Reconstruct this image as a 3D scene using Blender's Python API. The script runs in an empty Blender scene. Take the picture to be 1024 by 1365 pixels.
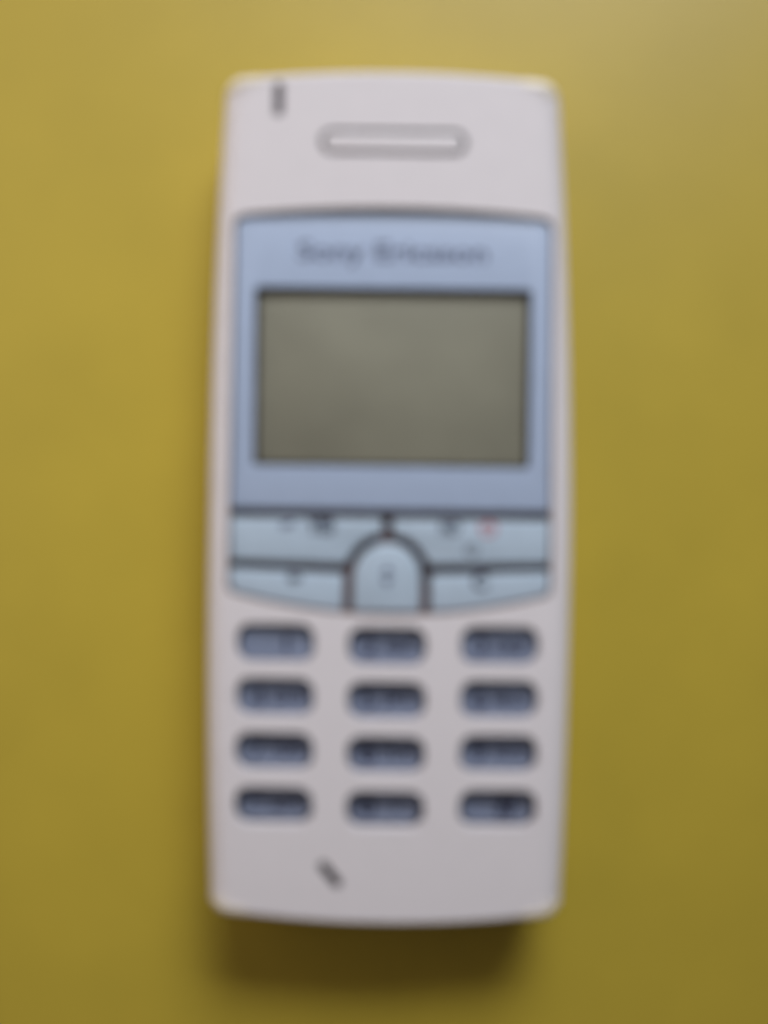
import bpy, bmesh, math
from mathutils import Vector, Matrix

S = bpy.context.scene
COL = S.collection
R = math.radians

# ------------------------------------------------------------------ scale
PX = 99.0 / 1128.0 / 1000.0          # metres per photograph pixel on the phone's face
H = 0.0125                          # height of the phone's face above the table
D = 0.120                            # camera distance from that face
FW = 1024 * PX                       # frame width on the face plane

# ------------------------------------------------------------------ camera
cam = bpy.data.cameras.new('camera')
cam.sensor_fit = 'HORIZONTAL'
cam.sensor_width = 36.0
cam.lens = 36.0 * D / FW
cam.clip_start = 0.005
cam.clip_end = 20.0
cam.dof.use_dof = True               # the photograph is focused far behind the phone
cam.dof.focus_distance = 1.5
cam.dof.aperture_fstop = cam.lens / 2.35
cam.dof.aperture_blades = 0
camo = bpy.data.objects.new('camera', cam)
camo.location = (0, 0, H + D)
COL.objects.link(camo)
S.camera = camo
S.render.resolution_x, S.render.resolution_y = 768, 1024

# ------------------------------------------------------------------ world and lamps
W = bpy.data.worlds.new('World')
S.world = W
W.use_nodes = True
W.node_tree.nodes['Background'].inputs[0].default_value = (1.0, 0.90, 0.82, 1)
W.node_tree.nodes['Background'].inputs[1].default_value = 0.055


def area(name, loc, target, sx, sy, power, col, spread):
    l = bpy.data.lights.new(name, 'AREA')
    l.shape = 'RECTANGLE'
    l.size, l.size_y = sx, sy
    l.energy = power
    l.color = col
    l.spread = R(spread)
    o = bpy.data.objects.new(name, l)
    o.location = loc
    o.rotation_euler = (Vector(target) - Vector(loc)).to_track_quat('-Z', 'Y').to_euler()
    COL.objects.link(o)


area('window_light', (0.045, 0.265, 0.205), (-0.012, 0.008, 0.0), 0.28, 0.15, 0.143, (0.94, 0.96, 1.0), 45)
area('room_light', (-0.24, 0.09, 0.13), (-0.03, -0.02, 0.0), 0.32, 0.32, 0.23, (1.0, 0.80, 0.66), 180)

S.render.engine = 'CYCLES'
S.cycles.use_denoising = True
S.cycles.max_bounces = 6
S.view_settings.view_transform = 'Standard'
S.view_settings.look = 'None'
S.view_settings.exposure = 0.0
S.view_settings.gamma = 1.0


# ------------------------------------------------------------------ materials
def mat(name, col, rough=0.5, spec=0.5, var=0.0, vscale=200.0, bump=0.0, bscale=3000.0, metal=0.0):
    m = bpy.data.materials.new(name)
    m.use_nodes = True
    nt = m.node_tree
    b = nt.nodes['Principled BSDF']
    b.inputs['Base Color'].default_value = (*col, 1)
    b.inputs['Roughness'].default_value = rough
    b.inputs['Specular IOR Level'].default_value = spec
    b.inputs['Metallic'].default_value = metal
    tc = nt.nodes.new('ShaderNodeTexCoord')
    if var > 0:
        n = nt.nodes.new('ShaderNodeTexNoise')
        n.inputs['Scale'].default_value = vscale
        n.inputs['Detail'].default_value = 4.0
        nt.links.new(tc.outputs['Object'], n.inputs['Vector'])
        r = nt.nodes.new('ShaderNodeMapRange')
        r.inputs['From Min'].default_value = 0.3
        r.inputs['From Max'].default_value = 0.7
        r.inputs['To Min'].default_value = 1 - var
        r.inputs['To Max'].default_value = 1 + var
        nt.links.new(n.outputs['Fac'], r.inputs['Value'])
        mx = nt.nodes.new('ShaderNodeMix')
        mx.data_type = 'RGBA'
        mx.blend_type = 'MULTIPLY'
        mx.inputs['Factor'].default_value = 1.0
        mx.inputs[6].default_value = (*col, 1)
        nt.links.new(r.outputs['Result'], mx.inputs[7])
        nt.links.new(mx.outputs[2], b.inputs['Base Color'])
    if bump > 0:
        n2 = nt.nodes.new('ShaderNodeTexNoise')
        n2.inputs['Scale'].default_value = bscale
        n2.inputs['Detail'].default_value = 2.0
        nt.links.new(tc.outputs['Object'], n2.inputs['Vector'])
        bp = nt.nodes.new('ShaderNodeBump')
        bp.inputs['Strength'].default_value = bump
        bp.inputs['Distance'].default_value = 0.0001
        nt.links.new(n2.outputs['Fac'], bp.inputs['Height'])
        nt.links.new(bp.outputs['Normal'], b.inputs['Normal'])
    return m


M_TABLE = mat('yellow_tabletop', (0.56, 0.423, 0.050), 0.40, 0.6, 0.04, 60.0, 0.25, 1800.0)
M_WHITE = mat('pearl_white_plastic', (0.85, 0.812, 0.845), 0.42, 0.4, 0.012, 400.0)
M_GLINT = mat('painted_glint_ivory', (0.93, 0.86, 0.74), 0.30, 0.5, 0.02, 600.0)  # warm corner glint put into the colour
M_DARK = mat('dark_inner_plastic', (0.075, 0.052, 0.05), 0.6, 0.3, 0.1, 800.0)
M_GAP = mat('brown_grey_inner_plastic', (0.185, 0.105, 0.097), 0.6, 0.3, 0.1, 800.0)
M_GREY = mat('grey_inner_plastic', (0.13, 0.11, 0.13), 0.6, 0.3, 0.1, 800.0)
M_BLUE = mat('pale_blue_panel', (0.465, 0.565, 0.755), 0.3, 0.5, 0.02, 500.0)
M_FKEY = mat('ice_blue_key_plastic', (0.53, 0.65, 0.78), 0.3, 0.5, 0.04, 700.0)
M_NKEY = mat('blue_key_rubber', (0.235, 0.28, 0.395), 0.4, 0.5, 0.06, 900.0)
M_INK = mat('navy_print', (0.030, 0.035, 0.075), 0.5, 0.4, 0.05, 900.0)
M_LOGO = mat('slate_blue_print', (0.115, 0.138, 0.235), 0.5, 0.4, 0.05, 900.0)
M_RED = mat('red_print', (0.50, 0.07, 0.09), 0.5, 0.4, 0.05, 900.0)
M_LCD = mat('grey_green_liquid_crystal', (0.305, 0.292, 0.230), 0.35, 0.5, 0.09, 90.0)  # strong mottling paints a cloudy reflection into the display colour

M_LENS = bpy.data.materials.new('clear_window_plastic')
M_LENS.use_nodes = True
_nt = M_LENS.node_tree
_nt.nodes.remove(_nt.nodes['Principled BSDF'])
_tr = _nt.nodes.new('ShaderNodeBsdfTransparent')
_tr.inputs[0].default_value = (0.98, 0.985, 0.98, 1)
_gl = _nt.nodes.new('ShaderNodeBsdfGlossy')
_gl.inputs['Roughness'].default_value = 0.12
_fr = _nt.nodes.new('ShaderNodeFresnel')
_fr.inputs['IOR'].default_value = 1.45
_ms = _nt.nodes.new('ShaderNodeMixShader')
_ge = _nt.nodes.new('ShaderNodeNewGeometry')
_ma = _nt.nodes.new('ShaderNodeMath')           # reflect on the outer skin only
_ma.operation = 'SUBTRACT'
_ma.use_clamp = True
_nt.links.new(_fr.outputs[0], _ma.inputs[0])
_nt.links.new(_ge.outputs['Backfacing'], _ma.inputs[1])
_nt.links.new(_ma.outputs[0], _ms.inputs[0])
_nt.links.new(_tr.outputs[0], _ms.inputs[1])
_nt.links.new(_gl.outputs[0], _ms.inputs[2])
_nt.links.new(_ms.outputs[0], _nt.nodes['Material Output'].inputs['Surface'])


# ------------------------------------------------------------------ mesh helpers
def finish(bm, name, m, parent=None, sharp=40.0, loc=(0, 0, 0)):
    bmesh.ops.recalc_face_normals(bm, faces=bm.faces)
    me = bpy.data.meshes.new(name)
    bm.to_mesh(me)
    bm.free()
    for mm in (m if isinstance(m, (list, tuple)) else [m]):
        me.materials.append(mm)
    for p in me.polygons:
        p.use_smooth = True
    me.set_sharp_from_angle(angle=R(sharp))
    o = bpy.data.objects.new(name, me)
    o.location = loc
    COL.objects.link(o)
    if parent:
        o.parent = parent
    return o


def inset(pts, d):
    """offset a closed polygon inwards (pts counter-clockwise)"""
    n = len(pts)
    out = []
    for i in range(n):
        a, b, c = Vector(pts[i - 1]), Vector(pts[i]), Vector(pts[(i + 1) % n])
        e1, e2 = (b - a), (c - b)
        if e1.length < 1e-9 or e2.length < 1e-9:
            out.append(tuple(b))
            continue
        n1 = Vector((-e1.y, e1.x)).normalized()
        n2 = Vector((-e2.y, e2.x)).normalized()
        nn = n1 + n2
        if nn.length < 1e-6:
            nn = n1
        nn.normalize()
        k = max(0.45, nn.dot(n1))
        out.append(tuple(b + nn * (d / k)))
    return out


def ccw(pts):
    a = sum(pts[i - 1][0] * pts[i][1] - pts[i][0] * pts[i - 1][1] for i in range(len(pts)))
    return pts if a > 0 else pts[::-1]


def prism(bm, pts, z0, z1, bevel=0.0, steps=3):
    """solid prism with a rounded top edge"""
    pts = ccw(pts)
    loops = [(pts, z0)]
    if bevel > 0:
        loops.append((pts, z1 - bevel))
        for k in range(1, steps + 1):
            a = k / steps * math.pi / 2
            loops.append((inset(pts, bevel * (1 - math.cos(a))), z1 - bevel + bevel * math.sin(a)))
    else:
        loops.append((pts, z1))
    vs = [[bm.verts.new((p[0], p[1], z)) for p in lp] for lp, z in loops]
    n = len(pts)
    bm.faces.new(vs[0][::-1])
    for a, b in zip(vs, vs[1:]):
        for i in range(n):
            j = (i + 1) % n
            bm.faces.new((a[i], a[j], b[j], b[i]))
    bm.faces.new(vs[-1])


def px(pts):
    """phone-local photograph pixels (u right, v down) to metres"""
    return [(u * PX, -v * PX) for u, v in pts]


def pill(cu, cv, w, h, r=None, seg=8, ang=0.0):
    r = min(w, h) / 2 if r is None else r
    out = []
    for k, (sx, sy) in enumerate(((1, 1), (-1, 1), (-1, -1), (1, -1))):
        for i in range(seg + 1):
            a = math.pi / 2 * (k + i / seg)
            out.append((sx * (w / 2 - r) + r * math.cos(a), sy * (h / 2 - r) + r * math.sin(a)))
    ca, sa = math.cos(ang), math.sin(ang)
    # drop coincident points (full pills)
    res = []
    for u, v in out:
        p = (cu + u * ca - v * sa, cv + u * sa + v * ca)
        if not res or (abs(p[0] - res[-1][0]) + abs(p[1] - res[-1][1])) > 1e-4:
            res.append(p)
    if abs(res[0][0] - res[-1][0]) + abs(res[0][1] - res[-1][1]) < 1e-4:
        res.pop()
    return res


def text_mesh(name, s, m, parent, size, loc, fit_w=None, bold=0.0, space=1.0):
    """printed lettering: a flat sheet of letters, loc = centre of the text"""
    cu = bpy.data.curves.new(name, 'FONT')
    cu.body = s
    cu.size = size
    cu.align_x = 'CENTER'
    cu.align_y = 'CENTER'
    cu.offset = bold
    cu.space_character = space
    cu.extrude = 0.00001
    cu.resolution_u = 3
    to = bpy.data.objects.new(name, cu)
    COL.objects.link(to)
    dg = bpy.context.evaluated_depsgraph_get()
    dg.update()
    me = bpy.data.meshes.new_from_object(to.evaluated_get(dg))
    bpy.data.objects.remove(to)
    bpy.data.curves.remove(cu)
    xs = [v.co.x for v in me.vertices]
    ys = [v.co.y for v in me.vertices]
    c = Vector(((min(xs) + max(xs)) / 2, (min(ys) + max(ys)) / 2, 0))
    k = fit_w / (max(xs) - min(xs)) if fit_w else 1.0
    me.transform(Matrix.Diagonal((k, 1, 1, 1)) @ Matrix.Translation(-c))
    me.name = name
    me.materials.clear()
    me.materials.append(m)
    o = bpy.data.objects.new(name, me)
    o.location = loc
    o.parent = parent
    COL.objects.link(o)
    return o


# ------------------------------------------------------------------ tabletop
bm = bmesh.new()
q = 0.45
prism(bm, [(-q, -q), (q, -q), (q, q), (-q, q)], -0.018, 0.0, 0.002)
t = finish(bm, 'tabletop', M_TABLE)
t['kind'] = 'structure'

# ------------------------------------------------------------------ the phone
phone = bpy.data.objects.new('mobile_phone', None)
phone.empty_display_size = 0.02
phone.location = ((520.5 - 512) * PX, (682.5 - 664) * PX, 0)
phone.rotation_euler = (0, 0, R(-0.75))
phone['label'] = 'white bar mobile phone with blank screen lying face up on yellow table'
phone['category'] = 'mobile phone'
COL.objects.link(phone)


# outline: right-hand half from the middle of the top to the middle of the bottom (photograph pixels)
def half_w(v):
    return 246 - 18 * (max(0, 80 - v) / 594) ** 2 - 7 * (max(0, v - 80) / 406) ** 2


def right_half():
    pts = []
    rc = 24
    vt, vb = -557, 549                # where the end arcs meet the sides
    for i in range(15):               # top arc
        u = 6 + (228 - rc - 6) * i / 14
        pts.append((u, -568.5 + 11.5 * (u / 228) ** 2))
    u0, v0 = pts[-1]
    u1, v1 = half_w(vt + rc + 2), vt + rc + 2
    for i in range(1, 9):             # corner
        tt = i / 9
        c = (half_w(vt) + 1, vt + 0.5)
        pts.append(((1 - tt) ** 2 * u0 + 2 * tt * (1 - tt) * c[0] + tt * tt * u1,
                    (1 - tt) ** 2 * v0 + 2 * tt * (1 - tt) * c[1] + tt * tt * v1))
    for i in range(41):               # side
        v = v1 + (vb - rc - 2 - v1) * i / 40
        pts.append((half_w(v), v))
    u0, v0 = pts[-1]
    u1 = 239 - rc
    v1 = 563.5 - 14.5 * (u1 / 239) ** 2
    for i in range(1, 9):
        tt = i / 9
        c = (half_w(vb) + 1, vb)
        pts.append(((1 - tt) ** 2 * u0 + 2 * tt * (1 - tt) * c[0] + tt * tt * u1,
                    (1 - tt) ** 2 * v0 + 2 * tt * (1 - tt) * c[1] + tt * tt * v1))
    for i in range(15):               # bottom arc
        u = u1 + (6 - u1) * i / 14
        pts.append((u, 563.5 - 14.5 * (u / 239) ** 2))
    return pts


RH = [(x * 1.005, y * (1.019 if y < 0 else 1.010)) for x, y in px(right_half())]                 # metres, from top (+y) to bottom (-y): clockwise


def lean(y):                          # the upper half leans a touch to the left
    return -4.0 * PX * max(0.0, y / (515 * PX))


OUT = [(lean(y) - x, y) for x, y in RH] + [(lean(y) + x, y) for x, y in RH[::-1]]   # left half top->bottom, right half bottom->top: ccw
NR = len(RH)


def normals(pts):
    n = len(pts)
    res = []
    for i in range(n):
        a, b = Vector(pts[i - 1]), Vector(pts[(i + 1) % n])
        e = (b - a).normalized()
        res.append(Vector((e.y, -e.x)))
    return res


NRM = normals(OUT)
SIDE_IN, END_IN, DROP = 0.0026, 0.0008, 0.0030
CROWN = 0.0005


def crown(x):
    return CROWN * (x / 0.021) ** 2


def ring_point(i, a, grow=0.0):
    """a: 0 = side wall, pi/2 = where the rounded edge meets the face"""
    p, n = Vector(OUT[i]), NRM[i]
    wid = math.sqrt((SIDE_IN * n.x) ** 2 + (END_IN * n.y) ** 2)
    d = wid * (1 - math.cos(a)) - grow * math.cos(a)
    q = p - n * d
    z = H - DROP + DROP * math.sin(a) - crown(q.x) * math.sin(a) + grow * math.sin(a)
    return (q.x, q.y, z)


bm = bmesh.new()
loops = []
n = len(OUT)
# the back curves up towards the edges
HX, HY = max(p[0] for p in OUT), max(p[1] for p in OUT)
for ins, z in ((0.0060, 0.0), (0.0046, 0.0004), (0.0032, 0.0013), (0.0018, 0.0027), (0.0007, 0.0045), (0.0, 0.0066)):
    loops.append([bm.verts.new((p[0] * (1 - ins / HX), p[1] * (1 - ins / HY), z)) for p in OUT])
KS = 8
for k in range(KS + 1):
    loops.append([bm.verts.new(ring_point(i, k / KS * math.pi / 2)) for i in range(n)])
for a, b in zip(loops, loops[1:]):
    for i in range(n):
        j = (i + 1) % n
        bm.faces.new((a[i], a[j], b[j], b[i]))
bm.faces.new(loops[0][::-1])
top = loops[-1]
MS = 16
rows = []
for i in range(NR):                   # left point i pairs with right point n-1-i
    l, r = top[i], top[n - 1 - i]
    if i in (0, NR - 1):
        rows.append([l, r])
        continue
    row = [l]
    for k in range(1, MS):
        f = k / MS
        x = l.co.x + (r.co.x - l.co.x) * f
        row.append(bm.verts.new((x, l.co.y, H - crown(x))))
    rows.append(row + [r])
for a, b in zip(rows, rows[1:]):
    if len(a) == len(b):
        for k in range(MS):
            bm.faces.new((a[k], b[k], b[k + 1], a[k + 1]))
    elif len(a) == 2:
        bm.faces.new([a[1], a[0]] + b)
    else:
        bm.faces.new(a[::-1] + [b[0], b[1]])
body = finish(bm, 'front_cover', M_WHITE, phone)

# key grid, in phone-local photograph pixels
COLS = (-151, -1.5, 149)
ROWS = (195, 267.5, 340.5, 413.5)
KEYS = [(c, r + (3 if ci == 1 else 0)) for r in ROWS for ci, c in enumerate(COLS)]
KW, KH = 105, 52
PC = (-3, 106)                        # centre of the round end of the navigation key


def arc_bottom(u, off=0.0):
    return 157 - 28 * (abs(u) / 214) ** 2 - off


def panel_outline(off=0.0, vbot=None):
    """pocket outline shrunk by off pixels; straight lower edge if vbot is given"""
    pts = []
    w0, w1 = 214 - off, 217.5 - off
    rc = 12
    for i in range(21):
        u = -(w0 - rc) + 2 * (w0 - rc) * i / 20
        pts.append((u, -388 + off + 11 * (u / 213) ** 2))
    v0 = -388 + off + 11
    pts.append((w0 - 3, v0 + 4))
    pts.append((w0, v0 + rc))
    if vbot is not None:
        pts += [(w1 - 0.8, vbot), (-(w1 - 0.8), vbot)]
    else:
        pts.append((w1, 120))
        for i in range(21):
            u = (w1 - 5) - 2 * (w1 - 5) * i / 20
            pts.append((u, arc_bottom(u, off)))
        pts.append((-w1, 120))
    pts.append((-w0, v0 + rc))
    pts.append((-(w0 - 3), v0 + 4))
    return pts


EAR = (-2.2, -475)
LED = (-156, -531)
MIC = (-74, 503)
MIC_A = math.atan2(28, 24)

# openings in the cover
bm = bmesh.new()
prism(bm, px(panel_outline()), H - 0.0030, H + 0.003)
cut_dark = finish(bm, 'cutter', [M_GAP])
bm = bmesh.new()
for c in KEYS:
    prism(bm, px(pill(c[0], c[1], KW, KH, 20)), H - 0.0020, H + 0.003)
cut_keys = finish(bm, 'cutter', [M_WHITE])       # the white shell is thin ...
bm = bmesh.new()
for c in KEYS:
    prism(bm, px(pill(c[0], c[1], KW + 0.6, KH + 0.6, 20.3)), H - 0.0050, H - 0.0019)
cut_well = finish(bm, 'cutter', [M_DARK])        # ... over a dark key well
bm = bmesh.new()
prism(bm, px(pill(EAR[0], EAR[1], 197, 34)), H - 0.0011, H + 0.003)
prism(bm, px(pill(LED[0], LED[1], 13, 44, 4)), H - 0.0012, H + 0.003)
prism(bm, px(pill(MIC[0], MIC[1], 42, 13.5, ang=MIC_A)), H - 0.0014, H + 0.003)
cut_grey = finish(bm, 'cutter', [M_GREY])
body.data.materials.append(M_DARK)
body.data.materials.append(M_GAP)
body.data.materials.append(M_GREY)
for cut in (cut_dark, cut_keys, cut_well, cut_grey):
    cut.parent = phone
    md = body.modifiers.new('cut', 'BOOLEAN')
    md.operation = 'DIFFERENCE'
    md.solver = 'EXACT'
    md.object = cut
    if hasattr(md, 'material_mode'):
        md.material_mode = 'TRANSFER'
dg = bpy.context.evaluated_depsgraph_get()
dg.update()
nm = bpy.data.meshes.new_from_object(body.evaluated_get(dg))
body.modifiers.clear()
body.data = nm
nm.name = 'front_cover'
nm.set_sharp_from_angle(angle=R(35))
for cut in (cut_dark, cut_keys, cut_well, cut_grey):
    bpy.data.objects.remove(cut)

# warm highlights painted as ivory shells of the rounded edge at four corners
glint_rng = (range(12, 22), range(NR - 22, NR - 12))
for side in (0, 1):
    for idx in glint_rng:
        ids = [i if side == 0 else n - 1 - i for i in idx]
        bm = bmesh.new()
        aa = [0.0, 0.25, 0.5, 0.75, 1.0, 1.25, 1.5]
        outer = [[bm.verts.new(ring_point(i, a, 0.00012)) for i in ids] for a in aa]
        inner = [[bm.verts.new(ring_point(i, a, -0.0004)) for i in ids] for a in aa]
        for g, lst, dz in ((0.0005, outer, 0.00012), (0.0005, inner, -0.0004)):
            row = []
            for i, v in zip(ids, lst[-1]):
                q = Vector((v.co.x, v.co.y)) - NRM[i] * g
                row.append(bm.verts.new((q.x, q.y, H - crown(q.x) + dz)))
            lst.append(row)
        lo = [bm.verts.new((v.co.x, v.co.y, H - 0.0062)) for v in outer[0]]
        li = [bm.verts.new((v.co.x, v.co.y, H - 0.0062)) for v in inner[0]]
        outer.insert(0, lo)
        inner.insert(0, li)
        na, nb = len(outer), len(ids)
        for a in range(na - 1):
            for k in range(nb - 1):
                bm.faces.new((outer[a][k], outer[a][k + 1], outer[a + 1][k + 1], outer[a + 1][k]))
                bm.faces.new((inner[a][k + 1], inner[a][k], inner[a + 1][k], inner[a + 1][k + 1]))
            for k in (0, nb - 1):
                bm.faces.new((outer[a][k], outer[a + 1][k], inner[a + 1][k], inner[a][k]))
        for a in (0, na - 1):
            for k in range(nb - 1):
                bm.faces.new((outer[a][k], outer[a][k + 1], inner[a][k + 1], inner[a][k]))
        finish(bm, 'corner_glint', M_GLINT, phone)

# earpiece insert, indicator, microphone slot
bm = bmesh.new()
prism(bm, px(pill(EAR[0], EAR[1], 187, 24)), H - 0.0011, H - 0.00012, 0.0002)
finish(bm, 'earpiece', M_WHITE, phone)
bm = bmesh.new()
prism(bm, px(pill(LED[0], LED[1], 10.5, 41, 3.5)), H - 0.0011, H - 0.0006, 0.0002)
finish(bm, 'indicator_light', M_GREY, phone)

# display panel with its window
ZP = H - 0.00085                      # face of the pale blue panel
bm = bmesh.new()
prism(bm, px(panel_outline(2.5, 15)), H - 0.0026, ZP, 0.00018)
panel = finish(bm, 'display_panel', [M_BLUE, M_DARK], phone)
LC = (0.5, -162.5)                      # centre of the display window
bm = bmesh.new()
prism(bm, px(pill(LC[0], LC[1], 371, 240, 4, 3)), H - 0.0024, H + 0.002)
cut = finish(bm, 'cutter', [M_DARK])
cut.parent = phone
md = panel.modifiers.new('cut', 'BOOLEAN')
md.operation = 'DIFFERENCE'
md.solver = 'EXACT'
md.object = cut
if hasattr(md, 'material_mode'):
    md.material_mode = 'TRANSFER'
dg = bpy.context.evaluated_depsgraph_get()
dg.update()
nm = bpy.data.meshes.new_from_object(panel.evaluated_get(dg))
panel.modifiers.clear()
panel.data = nm
nm.name = 'display_panel'
nm.set_sharp_from_angle(angle=R(20))
bpy.data.objects.remove(cut)
bm = bmesh.new()
prism(bm, px(pill(LC[0], LC[1], 360, 231, 2, 2)), H - 0.0024, H - 0.0018, 0.00008)
finish(bm, 'display', M_LCD, phone)
bm = bmesh.new()
prism(bm, px(pill(LC[0], LC[1], 369.5, 238.5, 3.5, 3)), ZP - 0.00026, ZP - 0.00008)
finish(bm, 'display_window', M_LENS, phone)
text_mesh('wordmark', 'Sony Ericsson', M_LOGO, phone, 0.0031,
          (-1.0 * PX, 327 * PX, ZP + 0.00003), fit_w=254 * PX, bold=0.00005)

# function keys round the navigation key
ZF = H - 0.0008


def upper_key(s):
    cu = PC[0]
    pts = [(s * 214.5, 28), (cu + s * 7, 28)]
    r = 58
    a0 = math.asin(7 / r)
    a1 = math.acos((PC[1] - 89) / r)
    for i in range(13):
        a = a0 + (a1 - a0) * i / 12
        pts.append((cu + s * r * math.sin(a), PC[1] - r * math.cos(a)))
    pts.append((s * 214.5, 85))
    return pts


def lower_key(s):
    cu = PC[0]
    pts = [(s * 214.5, 97), (cu + s * 59, 103)]
    for i in range(13):
        u = cu + s * 59 + (s * 210 - cu - s * 59) * i / 12
        pts.append((u, arc_bottom(u, 2)))
    pts.append((s * 214.5, 122))
    return pts


def fkey(pts):
    b = bmesh.new()
    prism(b, px(pts), H - 0.0026, ZF, 0.00028)
    return finish(b, 'function_key', M_FKEY, phone)


def at(u, v, z):
    return (u * PX, -v * PX, z + 0.00003)


def power_mark(parent, u, v, r, m):
    """a broken ring with a bar: a thin printed sheet"""
    b = bmesh.new()
    N = 20
    a0 = 0.6
    prev = None
    for i in range(N + 1):
        a = math.pi / 2 + a0 + (2 * math.pi - 2 * a0) * i / N
        pr = [b.verts.new((k * PX * math.cos(a), k * PX * math.sin(a), 0)) for k in (r, r * 0.68)]
        if prev:
            b.faces.new((prev[0], pr[0], pr[1], prev[1]))
        prev = pr
    w = r * 0.17 * PX
    b.faces.new([b.verts.new((x, y, 0)) for x, y in ((-w, 0), (w, 0), (w, r * 1.1 * PX), (-w, r * 1.1 * PX))])
    return finish(b, 'key_mark', m, parent, loc=at(u, v, ZF))


def arrow_mark(parent, u, v, r, m):
    b = bmesh.new()
    pts = [(-1, 0), (0.1, 0.9), (0.1, 0.35), (1, 0.35), (1, -0.35), (0.1, -0.35), (0.1, -0.9)]
    b.faces.new([b.verts.new((x * r * PX, y * r * PX, 0)) for x, y in pts])
    return finish(b, 'key_mark', m, parent, loc=at(u, v, ZF))


kl = fkey(upper_key(-1))
kr = fkey(upper_key(1))
bl = fkey(lower_key(-1))
br = fkey(lower_key(1))
text_mesh('key_mark', 'YES', M_INK, kl, 19 * PX * 1.35, at(-93, 39, ZF), fit_w=36 * PX, bold=0.00010)
text_mesh('key_mark', 'NO', M_INK, kr, 19 * PX * 1.35, at(81, 39, ZF), fit_w=26 * PX, bold=0.00010)
power_mark(kr, 132, 39, 11, M_RED)['label'] = 'red switch symbol'
bm = bmesh.new()                      # small bluish bar on the upper left key
bm.faces.new([bm.verts.new((u, v, 0)) for u, v in px(pill(0, 0, 18, 8, ang=-0.3))])
finish(bm, 'key_mark', M_LOGO, kl, loc=at(-138, 37, ZF))
power_mark(kr, 110, 68, 8.5, M_INK)
arrow_mark(bl, -128, 109, 10, M_INK)
text_mesh('key_mark', 'C', M_INK, br, 22 * PX * 1.35, at(122, 110, ZF), bold=0.00010)

bm = bmesh.new()
pts = []
for i in range(17):
    a = math.pi * i / 16
    pts.append((PC[0] - 45 * math.cos(a), PC[1] - 45 * math.sin(a)))
pts += [(PC[0] + 46, 150), (PC[0] + 40, 154), (PC[0] - 40, 154), (PC[0] - 46, 150)]
prism(bm, px(pts), H - 0.0026, ZF + 0.0002, 0.0004)
nav = finish(bm, 'navigation_key', M_FKEY, phone)
bm = bmesh.new()
for s in (1, -1):
    bm.faces.new([bm.verts.new((x * PX, s * y * PX, 0)) for x, y in ((-8, 3), (8, 3), (0, 15))])
finish(bm, 'key_mark', M_LOGO, nav, loc=at(-3, 104, ZF + 0.0002))

# number keys, sunk in the openings of the cover
KEY_Z = [H - d for d in (0.0013, 0.0015, 0.0018, 0.0021)]   # the lower rows sit deeper
LEG = [('1', ''), ('2', 'ABC'), ('3', 'DEF'), ('4', 'GHI'), ('5', 'JKL'), ('6', 'MNO'),
       ('7', 'PQRS'), ('8', 'TUV'), ('9', 'WXYZ'), ('*', 'a/A'), ('0', '+'), ('#', '')]
base = None
for i, (c, (d, s)) in enumerate(zip(KEYS, LEG)):
    ZK = KEY_Z[0]
    loc = (c[0] * PX, -(c[1] + 2.5) * PX, KEY_Z[i // 3] - ZK)
    if base is None:
        bm = bmesh.new()
        prism(bm, px(pill(0, 0, KW - 6, KH - 7, 17)), H - 0.0038, ZK, 0.0005, 4)
        k = base = finish(bm, 'number_key', M_NKEY, phone, loc=loc)
    else:
        k = base.copy()
        COL.objects.link(k)
        k.location = loc
    two = bool(s)
    text_mesh('digit', d, M_INK, k, (34 if d in '*#' else 26) * PX * 1.35, ((-24 if two else 14) * PX, 0, ZK + 0.00003), bold=0.00010)
    if two:
        text_mesh('letters', s, M_INK, k, 15 * PX * 1.35, (16 * PX, 0, ZK + 0.00003),
                  fit_w=(12 if s == '+' else 44) * PX, bold=0.00006)
